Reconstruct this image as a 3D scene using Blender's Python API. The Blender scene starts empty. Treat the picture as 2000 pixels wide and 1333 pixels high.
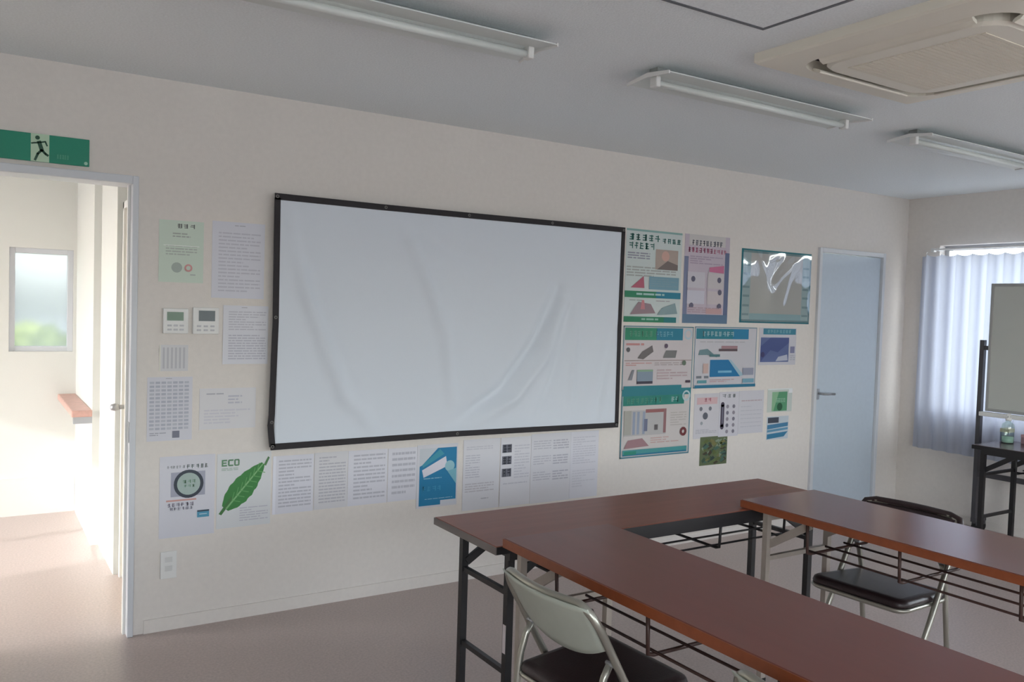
import bpy, bmesh, math, random
from mathutils import Vector, Matrix

scene = bpy.context.scene
C = scene.collection

# ------------------------------------------------------------------ camera
H = 2.45                       # ceiling height
F_PX, YAW, PITCH, ROLL = 1650.76, 0.5683, -0.0389, 0.0311
CAM = Vector((-0.6004, -3.9802, 1.4976))
fw = Vector((math.sin(YAW)*math.cos(PITCH), math.cos(YAW)*math.cos(PITCH), math.sin(PITCH)))
r0 = Vector((math.cos(YAW), -math.sin(YAW), 0)); u0 = r0.cross(fw)
rt = r0*math.cos(ROLL) + u0*math.sin(ROLL); up = -r0*math.sin(ROLL) + u0*math.cos(ROLL)
cd = bpy.data.cameras.new('camera'); cam = bpy.data.objects.new('camera', cd); C.objects.link(cam)
cd.sensor_fit = 'HORIZONTAL'; cd.sensor_width = 36.0; cd.lens = F_PX/2000*36.0; cd.clip_start = 0.05
m = Matrix((rt, up, -fw)).transposed().to_4x4(); m.translation = CAM
cam.matrix_world = m
scene.camera = cam

# ------------------------------------------------------------------ world, sun, exposure
scene.view_settings.view_transform = 'Standard'
scene.view_settings.look = 'None'
scene.view_settings.gamma = 1.0
scene.view_settings.use_curve_mapping = False
scene.view_settings.exposure = 0.50
w = bpy.data.worlds.new('sky'); scene.world = w; w.use_nodes = True
nt = w.node_tree
bg = nt.nodes['Background']
sky = nt.nodes.new('ShaderNodeTexSky'); sky.sky_type = 'NISHITA'; sky.sun_disc = False
sky.sun_elevation = math.radians(28); sky.sun_rotation = math.radians(-90)
sky.air_density = 1.0; sky.dust_density = 1.5; sky.ozone_density = 1.0
hs = nt.nodes.new('ShaderNodeHueSaturation'); hs.inputs['Saturation'].default_value = 0.30
nt.links.new(sky.outputs[0], hs.inputs['Color']); nt.links.new(hs.outputs[0], bg.inputs[0])
bg.inputs[1].default_value = 1.35
sl = bpy.data.lights.new('sun', 'SUN'); sl.energy = 2.0; sl.angle = math.radians(0.6); sl.color = (1, .98, .96)
so = bpy.data.objects.new('sun', sl); C.objects.link(so)
so.rotation_euler = Vector((0.90, 0.19, -0.335)).to_track_quat('-Z', 'Y').to_euler()
def portal(loc, nrm, sx, sy):
    l = bpy.data.lights.new('daylight_portal', 'AREA'); l.shape = 'RECTANGLE'; l.size = sx; l.size_y = sy
    l.cycles.is_portal = True
    o = bpy.data.objects.new('daylight_portal', l); C.objects.link(o); o.location = loc
    o.rotation_euler = Vector(nrm).to_track_quat('-Z', 'Z' if abs(nrm[2]) < .5 else 'Y').to_euler()

# ------------------------------------------------------------------ materials
def lin(c):
    return tuple(((v/255)/12.92 if v/255 <= .04045 else ((v/255+.055)/1.055)**2.4) for v in c) + (1,)
MATS = {}
def mat(name, rgb, rough=.6, metal=0., spec=.5, noise=None, bump=None, trans=0., linear=False):
    """noise=(scale, amount, detail); bump=(scale, strength)"""
    if name in MATS: return MATS[name]
    mt = bpy.data.materials.new(name); mt.use_nodes = True; MATS[name] = mt
    n = mt.node_tree.nodes; L = mt.node_tree.links; b = n['Principled BSDF']
    col = (rgb + (1,)) if linear else lin(rgb)
    b.inputs['Base Color'].default_value = col
    b.inputs['Roughness'].default_value = rough
    b.inputs['Metallic'].default_value = metal
    b.inputs['Specular IOR Level'].default_value = spec
    tc = n.new('ShaderNodeTexCoord')
    if noise:
        tx = n.new('ShaderNodeTexNoise'); tx.inputs['Scale'].default_value = noise[0]
        tx.inputs['Detail'].default_value = noise[2] if len(noise) > 2 else 3
        rp = n.new('ShaderNodeMapRange'); rp.inputs[1].default_value = .3; rp.inputs[2].default_value = .7
        rp.inputs[3].default_value = 1-noise[1]; rp.inputs[4].default_value = 1+noise[1]
        mx = n.new('ShaderNodeVectorMath'); mx.operation = 'SCALE'; mx.inputs[0].default_value = col[:3]
        L.new(tc.outputs['Object'], tx.inputs['Vector']); L.new(tx.outputs['Fac'], rp.inputs[0])
        L.new(rp.outputs[0], mx.inputs['Scale']); L.new(mx.outputs[0], b.inputs['Base Color'])
    if bump:
        t2 = n.new('ShaderNodeTexNoise'); t2.inputs['Scale'].default_value = bump[0]; t2.inputs['Detail'].default_value = 2
        bp = n.new('ShaderNodeBump'); bp.inputs['Strength'].default_value = bump[1]; bp.inputs['Distance'].default_value = .004
        L.new(tc.outputs['Object'], t2.inputs['Vector']); L.new(t2.outputs['Fac'], bp.inputs['Height'])
        L.new(bp.outputs[0], b.inputs['Normal'])
    return mt
def wood(name, rgb_a, rgb_b, axis, rough=.22, spec=.5):
    mt = bpy.data.materials.new(name); mt.use_nodes = True
    n = mt.node_tree.nodes; L = mt.node_tree.links; b = n['Principled BSDF']
    tc = n.new('ShaderNodeTexCoord'); mp = n.new('ShaderNodeMapping')
    mp.inputs['Scale'].default_value = (1.5, 24, 24) if axis == 0 else (24, 1.5, 24)
    tx = n.new('ShaderNodeTexNoise'); tx.inputs['Scale'].default_value = 1.0; tx.inputs['Detail'].default_value = 5
    tx.inputs['Distortion'].default_value = .6
    cr = n.new('ShaderNodeValToRGB'); cr.color_ramp.elements[0].color = lin(rgb_a); cr.color_ramp.elements[1].color = lin(rgb_b)
    cr.color_ramp.elements[0].position = .3; cr.color_ramp.elements[1].position = .72
    L.new(tc.outputs['Object'], mp.inputs[0]); L.new(mp.outputs[0], tx.inputs['Vector']); L.new(tx.outputs['Fac'], cr.inputs[0])
    L.new(cr.outputs[0], b.inputs['Base Color']); b.inputs['Roughness'].default_value = rough; b.inputs['Specular IOR Level'].default_value = spec
    return mt
def thin_glass(name, tint=(.96, .98, .98), gloss=.08, rough=.02):
    mt = bpy.data.materials.new(name); mt.use_nodes = True; n = mt.node_tree.nodes; L = mt.node_tree.links
    n.remove(n['Principled BSDF']); o = n['Material Output']
    t = n.new('ShaderNodeBsdfTransparent'); t.inputs[0].default_value = tint + (1,)
    g = n.new('ShaderNodeBsdfGlossy'); g.inputs['Roughness'].default_value = rough
    mx = n.new('ShaderNodeMixShader'); mx.inputs[0].default_value = gloss
    L.new(t.outputs[0], mx.inputs[1]); L.new(g.outputs[0], mx.inputs[2]); L.new(mx.outputs[0], o.inputs[0])
    return mt
def frosted(name):
    mt = bpy.data.materials.new(name); mt.use_nodes = True; n = mt.node_tree.nodes; L = mt.node_tree.links
    n.remove(n['Principled BSDF']); o = n['Material Output']
    t = n.new('ShaderNodeBsdfRefraction'); t.inputs['Roughness'].default_value = .42; t.inputs['IOR'].default_value = 1.05
    t.inputs[0].default_value = (.54, .56, .58, 1)
    d = n.new('ShaderNodeBsdfTranslucent'); d.inputs[0].default_value = (.30, .32, .33, 1)
    mx = n.new('ShaderNodeMixShader'); mx.inputs[0].default_value = .35
    L.new(t.outputs[0], mx.inputs[1]); L.new(d.outputs[0], mx.inputs[2]); L.new(mx.outputs[0], o.inputs[0])
    return mt
def cloth(name, rgb, tr):
    mt = bpy.data.materials.new(name); mt.use_nodes = True; n = mt.node_tree.nodes; L = mt.node_tree.links
    n.remove(n['Principled BSDF']); o = n['Material Output']
    tc = n.new('ShaderNodeTexCoord'); wv = n.new('ShaderNodeTexNoise'); wv.inputs['Scale'].default_value = 300
    bp = n.new('ShaderNodeBump'); bp.inputs['Strength'].default_value = .15; bp.inputs['Distance'].default_value = .001
    L.new(tc.outputs['Object'], wv.inputs['Vector']); L.new(wv.outputs['Fac'], bp.inputs['Height'])
    a = n.new('ShaderNodeBsdfDiffuse'); a.inputs[0].default_value = lin(rgb); L.new(bp.outputs[0], a.inputs['Normal'])
    d = n.new('ShaderNodeBsdfTranslucent'); d.inputs[0].default_value = lin(rgb)
    mx = n.new('ShaderNodeMixShader'); mx.inputs[0].default_value = tr
    L.new(a.outputs[0], mx.inputs[1]); L.new(d.outputs[0], mx.inputs[2]); L.new(mx.outputs[0], o.inputs[0])
    return mt

M_WALL = mat('wallpaper', (228, 222, 216), .85, noise=(40, .02), bump=(180, .12))
M_CEIL = mat('ceiling_board', (241, 246, 248), .9, noise=(120, .05, 4), bump=(160, .35))
M_FLOOR = mat('vinyl_floor', (186, 170, 164), .33, noise=(95, .13, 4), bump=(60, .03))
M_WHITE = mat('white_paint', (232, 232, 230), .45)
M_FRAME = mat('frame_white', (214, 217, 222), .4)
M_CORR = mat('corridor_wallpaper', (226, 227, 222), .85, bump=(180, .1))
M_DOOR = mat('door_skin', (196, 208, 219), .42, noise=(30, .02))
M_BLACK = mat('black_steel', (26, 25, 28), .45, noise=(20, .1))
M_CREAM = mat('cream_steel', (170, 160, 150), .4, noise=(25, .06))
M_BROWNST = mat('brown_steel', (70, 46, 40), .45, noise=(25, .1))
M_CHROME = mat('chair_tube', (168, 166, 156), .3, .75)
M_PLATE = mat('chair_plate', (184, 189, 178), .42, .05, noise=(15, .03))
M_VINYL = mat('brown_vinyl', (44, 31, 33), .38, noise=(30, .08), bump=(220, .15))
M_RUBBER = mat('rubber', (30, 30, 30), .8)
M_ALU = mat('aluminium', (176, 178, 182), .35, .7)
M_DARKGREY = mat('dark_grey_paint', (74, 72, 76), .5)
M_GLASS = thin_glass('window_glass')
M_FROST = frosted('frosted_glass')
M_CURTAIN = cloth('curtain_cloth', (190, 194, 206), .45)
M_SCREEN = mat('screen_cloth', (222, 229, 238), .8, bump=(400, .08))
M_TAPE = mat('screen_border', (38, 34, 38), .7, noise=(60, .1))
M_WOOD_A = wood('table_laminate_x', (122, 66, 50), (136, 76, 58), 0, .32, .25)
M_WOOD_B = wood('table_laminate_y', (114, 64, 56), (120, 68, 59), 1, .32, .4)
M_WOOD_C = wood('table_laminate_gloss', (114, 64, 56), (120, 68, 59), 1, .18)
M_EDGE = mat('table_edge_band', (140, 74, 44), .4, noise=(40, .08))
M_EDGE_GREY = mat('table_edge_grey', (112, 104, 102), .45)
M_DWOOD = wood('dark_table_laminate', (92, 74, 78), (110, 90, 92), 1, .25)
M_RAIL = mat('handrail_wood', (206, 164, 152), .45, noise=(30, .1))

# ------------------------------------------------------------------ mesh helpers
class MB:
    def __init__(s): s.bm = bmesh.new()
    def box(s, x0, x1, y0, y1, z0, z1, bev=0., seg=2):
        vs = [s.bm.verts.new((x, y, z)) for x in (x0, x1) for y in (y0, y1) for z in (z0, z1)]
        fs = [s.bm.faces.new([vs[i] for i in f]) for f in ((0,1,3,2),(4,6,7,5),(0,4,5,1),(2,3,7,6),(0,2,6,4),(1,5,7,3))]
        if bev:
            ed = {e for f in fs for e in f.edges}
            bmesh.ops.bevel(s.bm, geom=list(ed), offset=bev, segments=seg, affect='EDGES', profile=.5)
        return s
    def obox(s, a, b, wdt, hgt, upv=(0, 0, 1)):
        """bar of rectangular section from a to b"""
        a = Vector(a); b = Vector(b); d = (b-a).normalized(); sd = d.cross(Vector(upv))
        if sd.length < 1e-4: sd = d.cross(Vector((1, 0, 0)))
        sd.normalize(); u = sd.cross(d)
        vs = [s.bm.verts.new(p + sd*sx*wdt/2 + u*sz*hgt/2) for p in (a, b) for sx in (-1, 1) for sz in (-1, 1)]
        for f in ((0,1,3,2),(4,6,7,5),(0,4,5,1),(2,3,7,6),(0,2,6,4),(1,5,7,3)): s.bm.faces.new([vs[i] for i in f])
        return s
    def tube(s, pts, r, n=10, cap=True):
        pts = [Vector(p) for p in pts]; rs = r if isinstance(r, (list, tuple)) else [r]*len(pts)
        rings = []; pu = None
        for i, p in enumerate(pts):
            if i == 0: d = pts[1]-pts[0]
            elif i == len(pts)-1: d = pts[-1]-pts[-2]
            else: d = (pts[i+1]-p).normalized() + (p-pts[i-1]).normalized()
            d.normalize()
            if pu is None:
                ref = Vector((0, 0, 1)) if abs(d.z) < .9 else Vector((1, 0, 0))
                pu = d.cross(ref).normalized()
            pu = (pu - d*pu.dot(d)).normalized(); v = d.cross(pu)
            rings.append([s.bm.verts.new(p + (pu*math.cos(t) + v*math.sin(t))*rs[i]) for t in [2*math.pi*k/n for k in range(n)]])
        for a, b in zip(rings, rings[1:]):
            for k in range(n):
                f = s.bm.faces.new((a[k], a[(k+1) % n], b[(k+1) % n], b[k])); f.smooth = True
        if cap:
            s.bm.faces.new(rings[0][::-1]); s.bm.faces.new(rings[-1])
        return s
    def lathe(s, prof, c, n=24):
        rings = [[s.bm.verts.new((c[0]+r*math.cos(2*math.pi*k/n), c[1]+r*math.sin(2*math.pi*k/n), c[2]+z)) for k in range(n)] for r, z in prof]
        for a, b in zip(rings, rings[1:]):
            for k in range(n):
                f = s.bm.faces.new((a[k], a[(k+1) % n], b[(k+1) % n], b[k])); f.smooth = True
        s.bm.faces.new(rings[0][::-1]); s.bm.faces.new(rings[-1])
        return s
    def prism(s, pts, ext):
        """closed polygon (3D points) extruded by the vector ext"""
        e = Vector(ext); a = [s.bm.verts.new(Vector(p)) for p in pts]; b = [s.bm.verts.new(Vector(p)+e) for p in pts]
        n = len(a); s.bm.faces.new(a[::-1]); s.bm.faces.new(b)
        for k in range(n): s.bm.faces.new((a[k], a[(k+1) % n], b[(k+1) % n], b[k]))
        return s
    def quad(s, pts):
        s.bm.faces.new([s.bm.verts.new(Vector(p)) for p in pts]); return s
    def build(s, name, material, parent=None, smooth=False):
        bmesh.ops.recalc_face_normals(s.bm, faces=s.bm.faces)
        me = bpy.data.meshes.new(name); s.bm.to_mesh(me); s.bm.free()
        if smooth:
            for p in me.polygons: p.use_smooth = True
        me.materials.append(material)
        o = bpy.data.objects.new(name, me); C.objects.link(o)
        if parent: o.parent = parent
        return o
def tag(o, label=None, cat=None, group=None, kind=None):
    if label: o['label'] = label
    if cat: o['category'] = cat
    if group: o['group'] = group
    if kind: o['kind'] = kind
    return o
def empty(name, loc=(0, 0, 0), rz=0., label=None, cat=None, group=None, kind=None):
    o = bpy.data.objects.new(name, None); C.objects.link(o); o.location = loc; o.rotation_euler.z = rz
    o.empty_display_size = .1
    return tag(o, label, cat, group, kind)
def copy_tree(o, parent=None):
    c = o.copy(); C.objects.link(c); c.parent = parent
    for ch in list(o.children): copy_tree(ch, c)
    return c
def wall(name, axis, t0, t1, a0, a1, z0, z1, holes, material):
    """slab perpendicular to axis (0=x, 1=y), thickness t0..t1, with rectangular holes (a0,a1,z0,z1)"""
    A = sorted({a0, a1, *[h[0] for h in holes], *[h[1] for h in holes]})
    Z = sorted({z0, z1, *[h[2] for h in holes], *[h[3] for h in holes]})
    b = MB(); solid = {}
    for i in range(len(A)-1):
        for k in range(len(Z)-1):
            ca, cz = (A[i]+A[i+1])/2, (Z[k]+Z[k+1])/2
            solid[i, k] = not any(h[0] < ca < h[1] and h[2] < cz < h[3] for h in holes)
    P = (lambda t, a, z: (t, a, z)) if axis == 0 else (lambda t, a, z: (a, t, z))
    for (i, k), sd in solid.items():
        if not sd: continue
        q = [(A[i], Z[k]), (A[i+1], Z[k]), (A[i+1], Z[k+1]), (A[i], Z[k+1])]
        for t in (t0, t1): b.quad([P(t, *c) for c in q])
        for (di, dk, e) in ((-1, 0, (3, 0)), (1, 0, (1, 2)), (0, -1, (0, 1)), (0, 1, (2, 3))):
            if not solid.get((i+di, k+dk), False):
                c0, c1 = q[e[0]], q[e[1]]
                b.quad([P(t0, *c0), P(t0, *c1), P(t1, *c1), P(t1, *c0)])
    bmesh.ops.remove_doubles(b.bm, verts=b.bm.verts, dist=1e-5)
    return tag(b.build(name, material), kind='structure')

# ------------------------------------------------------------------ the setting
XR = 5.613; XL = -3.0; YB = -6.4
D1 = (-0.93, 0.0, 0.0, 2.015)        # doorway to the corridor
D2 = (4.535, 5.315, 0.0, 2.005)          # closed door
tag(MB().box(-4.5, XR+.15, YB-.15, 2.75, -.12, 0).build('floor', M_FLOOR), kind='structure')
tag(MB().box(-4.5, XR+.15, YB-.15, 2.75, H, H+.1).build('ceiling', M_CEIL), kind='structure')
wall('wall_front', 1, 0, .12, -4.5, XR+.15, 0, H, [D1, D2], M_WALL)
W1 = (-2.05, -.27, .82, 2.075); W2 = (-4.75, -2.95, .82, 2.02)
wall('wall_right', 0, XR, XR+.15, YB-.15, 0, 0, H, [W1, W2], M_WALL)
W3 = (-2.6, .2, .80, 2.12); W4 = (.9, 4.3, .80, 2.12)
wall('wall_back', 1, YB-.15, YB, XL-.12, XR, 0, H, [W3, W4], M_WALL)
wall('wall_left', 0, XL-.12, XL, YB, 0, 0, H, [], M_WALL)
# corridor beyond the doorway
CW = (-.40, -.02, 1.105, 1.80)
ED = (.25, 1.85, 0, 2.2)
wall('wall_corridor_end', 1, 2.54, 2.66, -4.5, 1.5, 0, H, [CW], M_CORR)
wall('wall_corridor_left', 0, -4.5, -4.38, .12, 2.54, 0, H, [ED], M_CORR)
fp = [(.085, .12), (.085, .93), (.04, .93), (.04, 1.57), (0, 1.57), (0, 2.54), (.25, 2.54), (.25, .12)]
tag(MB().prism([(x, y, 0) for x, y in fp], (0, 0, H)).build('wall_corridor_right', M_CORR), kind='structure')
tag(MB().box(-4.38, -.002, 2.525, 2.54, 0, .25).build('baseboard_corridor', M_CORR), kind='structure')
# ground outside
M_GRASS = mat('outside_ground', (188, 187, 184), .95, noise=(3, .1))
tag(MB().box(-12, 12, 3.2, 30, -.42, -.36).build('ground_lawn', mat('lawn', (104, 136, 60), .95, noise=(6, .25))), kind='structure')
tag(MB().box(-60, 60, -60, 60, -.5, -.4).build('ground', M_GRASS), kind='structure')
hb_ = MB(); HN = 60; RH = random.Random(3); hv = []
for i in range(HN+1):
    row = []
    for k in range(13):
        a = math.pi*k/12; rr = 1+.12*RH.uniform(-1, 1)
        row.append(hb_.bm.verts.new((-4+8*i/HN, 6.2-.6*math.cos(a)*rr, -.38+1.42*math.sin(a)**.6*rr)))
    hv.append(row)
for i in range(HN):
    for k in range(12): hb_.bm.faces.new((hv[i][k], hv[i+1][k], hv[i+1][k+1], hv[i][k+1]))
tag(hb_.build('hedge', mat('hedge_leaves', (176, 186, 112), .9, noise=(9, .35, 5), bump=(30, .6))), 'pale green planting blurred behind the frosted corridor window', 'hedge')
# baseboards
for nm, a in (('baseboard_front', (0.045, 4.52, -.008, 0, 0, .06)), ('baseboard_right', (XR-.008, XR, YB, -.01, 0, .06)), ('baseboard_front_end', (5.34, XR-.008, -.008, 0, 0, .06))):
    tag(MB().box(*a).build(nm, M_WALL), kind='structure')

# doorway 1: casing with jambs
d1 = empty('door_1', (-.46, 0, 0), kind='structure'); d1['label'] = 'open doorway with pale metal casing to bright corridor'
def part(b, name, material, parent, **k):
    """build in world space and parent to an Empty that has only a translation / z rotation"""
    o = b.build(name, material, None, **k); o.parent = parent
    o.matrix_parent_inverse = Matrix.LocRotScale(parent.location, parent.rotation_euler, (1, 1, 1)).inverted()
    return o
b = MB().box(-.025, .0, -.02, .14, 0, 2.015, .003); part(b, 'jamb', M_FRAME, d1)
b = MB().box(-.93, -.90, -.02, .14, 0, 2.015, .003); part(b, 'jamb', M_FRAME, d1)
b = MB().box(-.90, -.025, -.02, .14, 1.98, 2.015, .003); part(b, 'head_jamb', M_FRAME, d1)
b = MB().box(-.036, -.025, .03, .055, 0, 1.98); part(b, 'door_stop', M_WHITE, d1)
b = MB().box(-.0285, -.025, -.012, .018, .86, .95, .001); part(b, 'strike_plate', M_ALU, d1)
# door 2: closed leaf
d2 = empty('door_2', (4.92, 0, 0), kind='structure'); d2['label'] = 'closed pale blue-grey door with lever handle'
for x0, x1 in ((4.535, 4.565), (5.285, 5.315)): part(MB().box(x0, x1, -.022, .12, 0, 2.005, .003), 'jamb', M_FRAME, d2)
part(MB().box(4.565, 5.285, -.022, .12, 1.972, 2.005, .003), 'head_jamb', M_FRAME, d2)
leaf = part(MB().box(4.569, 5.281, 0.0, .036, .008, 1.968, .002), 'door_leaf', M_DOOR, d2)
hb = MB().box(4.590, 4.614, -.008, 0, .90, .98, .003)
hb.tube([(4.602, -.004, .945), (4.602, -.052, .945), (4.612, -.058, .945), (4.72, -.058, .942)], .009, 10)
h = part(hb, 'handle', M_ALU, d2)
# door 3 in the corridor side wall, seen at a grazing angle
d3 = empty('door_3', (.08, .55, 0), kind='structure')
part(MB().box(.062, .085, .24, .275, 0, 1.99), 'jamb', M_WHITE, d3)
part(MB().box(.062, .085, .86, .895, 0, 1.99), 'jamb', M_WHITE, d3)
part(MB().box(.062, .085, .24, .895, 1.955, 1.99), 'head_jamb', M_WHITE, d3)
part(MB().box(.074, .086, .275, .86, .01, 1.955), 'door_leaf', mat('corridor_door_skin', (214, 208, 190), .5), d3)
part(MB().tube([(.074, .80, .92), (.03, .80, .92)], [.012, .012]).lathe([(.001, -.02), (.02, -.014), (.024, 0), (.02, .014), (.001, .02)], (.022, .80, .92)), 'door_knob', M_ALU, d3)
part(MB().box(-.002, .085, .9301, .9305, 0, .001), 'threshold', M_WHITE, d3)

# windows ----------------------------------------------------------
def window(name, axis, t, hole, inward, frost=False, outer=.10, label=None):
    a0, a1, z0, z1 = hole
    P = (lambda a, b, c, d, e, f: (c, d, a, b, e, f)) if axis == 0 else (lambda a, b, c, d, e, f: (a, b, c, d, e, f))
    t0, t1 = sorted((t, t + inward*-.05))
    root = empty(name, ((t, (a0+a1)/2, z0) if axis == 0 else ((a0+a1)/2, t, z0)), kind='structure')
    if label: root['label'] = label
    fr = .035
    for a, c in ((a0, a0+fr), (a1-fr, a1)): part(MB().box(*P(a, c, t0, t1, z0, z1), .002), 'window_frame', M_FRAME if frost else M_ALU, root)
    for z, c in ((z0, z0+fr), (z1-fr, z1)): part(MB().box(*P(a0+fr, a1-fr, t0, t1, z, c), .002), 'window_frame', M_FRAME if frost else M_ALU, root)
    tm = (t0+t1)/2
    if frost:
        part(MB().box(*P(a0+fr, a1-fr, tm-.002, tm+.002, z0+fr, z1-fr)), 'pane', M_FROST, root)
    else:
        mid = (a0+a1)/2
        part(MB().box(*P(mid-.025, mid+.025, t0, t1, z0+fr, z1-fr)), 'sash_stile', M_ALU, root)
        part(MB().quad([P2 for P2 in ([(tm, a0+fr, z0+fr), (tm, mid-.025, z0+fr), (tm, mid-.025, z1-fr), (tm, a0+fr, z1-fr)] if axis == 0 else [(a0+fr, tm, z0+fr), (mid-.025, tm, z0+fr), (mid-.025, tm, z1-fr), (a0+fr, tm, z1-fr)])]), 'pane', M_GLASS, root)
        part(MB().quad([P2 for P2 in ([(tm, mid+.025, z0+fr), (tm, a1-fr, z0+fr), (tm, a1-fr, z1-fr), (tm, mid+.025, z1-fr)] if axis == 0 else [(mid+.025, tm, z0+fr), (a1-fr, tm, z0+fr), (a1-fr, tm, z1-fr), (mid+.025, tm, z1-fr)])]), 'pane', M_GLASS, root)
    return root
window('window_1', 0, XR+.07, W1, -1, label='wide window behind the grey curtain')
window('window_2', 0, XR+.07, W2, -1)
window('window_3', 1, YB-.07, W3, 1)
window('window_4', 1, YB-.07, W4, 1)
wc = window('window_5', 1, 2.56, CW, -1, True, label='frosted window at the corridor end')
for hole, tx in ((W1, XR+.13), (W2, XR+.13)):
    portal((tx, (hole[0]+hole[1])/2, (hole[2]+hole[3])/2), (-1, 0, 0), hole[1]-hole[0], hole[3]-hole[2])
for hole in (W3, W4):
    portal(((hole[0]+hole[1])/2, YB-.13, (hole[2]+hole[3])/2), (0, 1, 0), hole[1]-hole[0], hole[3]-hole[2])
portal((-4.46, (ED[0]+ED[1])/2, ED[3]/2), (1, 0, 0), ED[1]-ED[0], ED[3])
portal(((CW[0]+CW[1])/2, 2.65, (CW[2]+CW[3])/2), (0, -1, 0), CW[1]-CW[0], CW[3]-CW[2])

d4 = empty('door_4', (-4.44, 1.05, 0), kind='structure')  # unseen glass entrance doors, added to dim the daylight entering the corridor
M_TINT = thin_glass('entrance_dim_glass', (.92, .93, .95), .06)
ym = (ED[0]+ED[1])/2
for a, c in ((ED[0], ED[0]+.05), (ym-.03, ym+.03), (ED[1]-.05, ED[1])): part(MB().box(-4.46, -4.42, a, c, 0, ED[3]), 'door_stile', M_ALU, d4)
for a, c in ((ED[0]+.05, ym-.03), (ym+.03, ED[1]-.05)):
    part(MB().box(-4.46, -4.42, a, c, ED[3]-.06, ED[3]), 'door_rail', M_ALU, d4)
    part(MB().quad([(-4.44, a, .0), (-4.44, c, .0), (-4.44, c, ED[3]-.06), (-4.44, a, ED[3]-.06)]), 'pane', M_TINT, d4)
# wooden ledge on the corridor wall
lg = empty('handrail_ledge', (-.05, 2.0, .78), label='reddish wooden handrail ledge on the bright corridor wall', cat='handrail')
part(MB().box(-.11, 0, 1.56, 2.538, .775, .815, .006), 'ledge_board', M_RAIL, lg)
part(MB().box(-.10, 0, 1.57, 1.60, .735, .775), 'bracket', M_ALU, lg)

# ------------------------------------------------------------------ ceiling equipment
def light_fixture(x0, x1, yc, label):
    r = empty('ceiling_light', ((x0+x1)/2, yc, H), label=label, cat='ceiling light', group='fluorescent fittings in a row on the ceiling')
    M_FX = mat('fixture_white', (222, 227, 224), .4)
    part(MB().box(x0+.03, x1-.03, yc-.024, yc+.024, H-.03, H, .003), 'body', mat('fixture_body_shade', (150, 154, 152), .5), r)  # body colour darkened to paint in the shadow gap above the reflector
    prof = [(-.12, -.045), (-.12, -.041), (0, -.026), (.12, -.041), (.12, -.045), (0, -.031)]
    part(MB().prism([(x0+.006, yc+y, H+z) for y, z in prof], (x1-x0-.012, 0, 0)), 'reflector', M_FX, r)
    for a, c in ((x0, x0+.006), (x1-.006, x1)):
        part(MB().prism([(a, yc+y, H+z) for y, z in ((-.121, -.050), (-.121, -.038), (0, -.023), (.121, -.038), (.121, -.050), (0, -.040))], (c-a, 0, 0)), 'end_plate', M_WHITE, r)
    for a, c in ((x0+.03, x0+.055), (x1-.055, x1-.03)):
        part(MB().box(a, c, yc-.02, yc+.02, H-.074, H-.030, .006), 'lamp_socket', M_WHITE, r)
    part(MB().tube([(x0+.055, yc, H-.056), (x1-.055, yc, H-.056)], .013, 14), 'tube_lamp', mat('unlit_tube', (222, 227, 224), .3), r)
    return r
light_fixture(-.16, 1.09, -1.45, 'unlit fluorescent ceiling light cut off by the top edge, above the screen')
light_fixture(1.60, 2.85, -1.45, 'unlit fluorescent ceiling light between the other two, beside the air conditioner')
light_fixture(3.32, 4.57, -1.45, 'fluorescent ceiling light at the right edge, nearest the curtained window')

hx0, hx1, hy0, hy1 = 1.005, 1.608, -2.62, -2.011
hr = empty('ceiling_hatch', ((hx0+hx1)/2, (hy0+hy1)/2, H), label='square access hatch with dark frame line in the ceiling', cat='access hatch')
M_HATCH = mat('hatch_frame', (104, 106, 112), .5)
for a in ((hx0, hx1, hy1-.014, hy1), (hx0, hx1, hy0, hy0+.014), (hx0, hx0+.014, hy0+.014, hy1-.014), (hx1-.014, hx1, hy0+.014, hy1-.014)):
    part(MB().box(*a, H-.004, H+.002), 'hatch_frame', M_HATCH, hr)
part(MB().box(hx0+.014, hx1-.014, hy0+.014, hy1-.014, H-.002, H+.002), 'hatch_panel', M_CEIL, hr)

# ceiling cassette air conditioner
ax0, ax1, ay0, ay1 = 1.79, 2.74, -2.756, -1.806
acx, acy = (ax0+ax1)/2, (ay0+ay1)/2
ac = empty('air_conditioner', (acx, acy, H), label='white four-way cassette air conditioner recessed in the ceiling', cat='air conditioner')
M_AC = mat('ac_plastic', (238, 233, 219), .5)
M_AC2 = mat('ac_grille', (230, 223, 206), .55)
def rsq(h, r, n=6):
    pts = []
    for cx, cy, a in ((h-r, h-r, 0), (-h+r, h-r, 90), (-h+r, -h+r, 180), (h-r, -h+r, 270)):
        for k in range(n+1):
            t = math.radians(a+90*k/n); pts.append((cx+r*math.cos(t), cy+r*math.sin(t)))
    return pts
def ring_mesh(loops):
    """loops: list of (points2d, z), same count; skin between them"""
    b = MB(); R_ = [[b.bm.verts.new((acx+x, acy+y, z)) for x, y in pts] for pts, z in loops]
    n = len(R_[0])
    for p, q in zip(R_, R_[1:]):
        for k in range(n): b.bm.faces.new((p[k], p[(k+1) % n], q[(k+1) % n], q[k]))
    return b, R_
b, _ = ring_mesh([(rsq(.475, .012), H), (rsq(.475, .012), H-.030), (rsq(.468, .014), H-.037), (rsq(.375, .11), H-.047), (rsq(.372, .11), H-.005)])
part(b, 'outer_frame', M_AC, ac)
b, R_ = ring_mesh([(rsq(.376, .11), H-.006), (rsq(.30, .10), H-.006)]); part(b, 'air_slot', mat('slot_dark', (30, 26, 24), .8), ac)
b, R_ = ring_mesh([(rsq(.322, .10), H-.006), (rsq(.322, .10), H-.046), (rsq(.312, .10), H-.056), (rsq(.26, .03), H-.058)]); b.bm.faces.new(R_[-1])
g = part(b, 'centre_panel', M_AC, ac)
b = MB()
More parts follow.
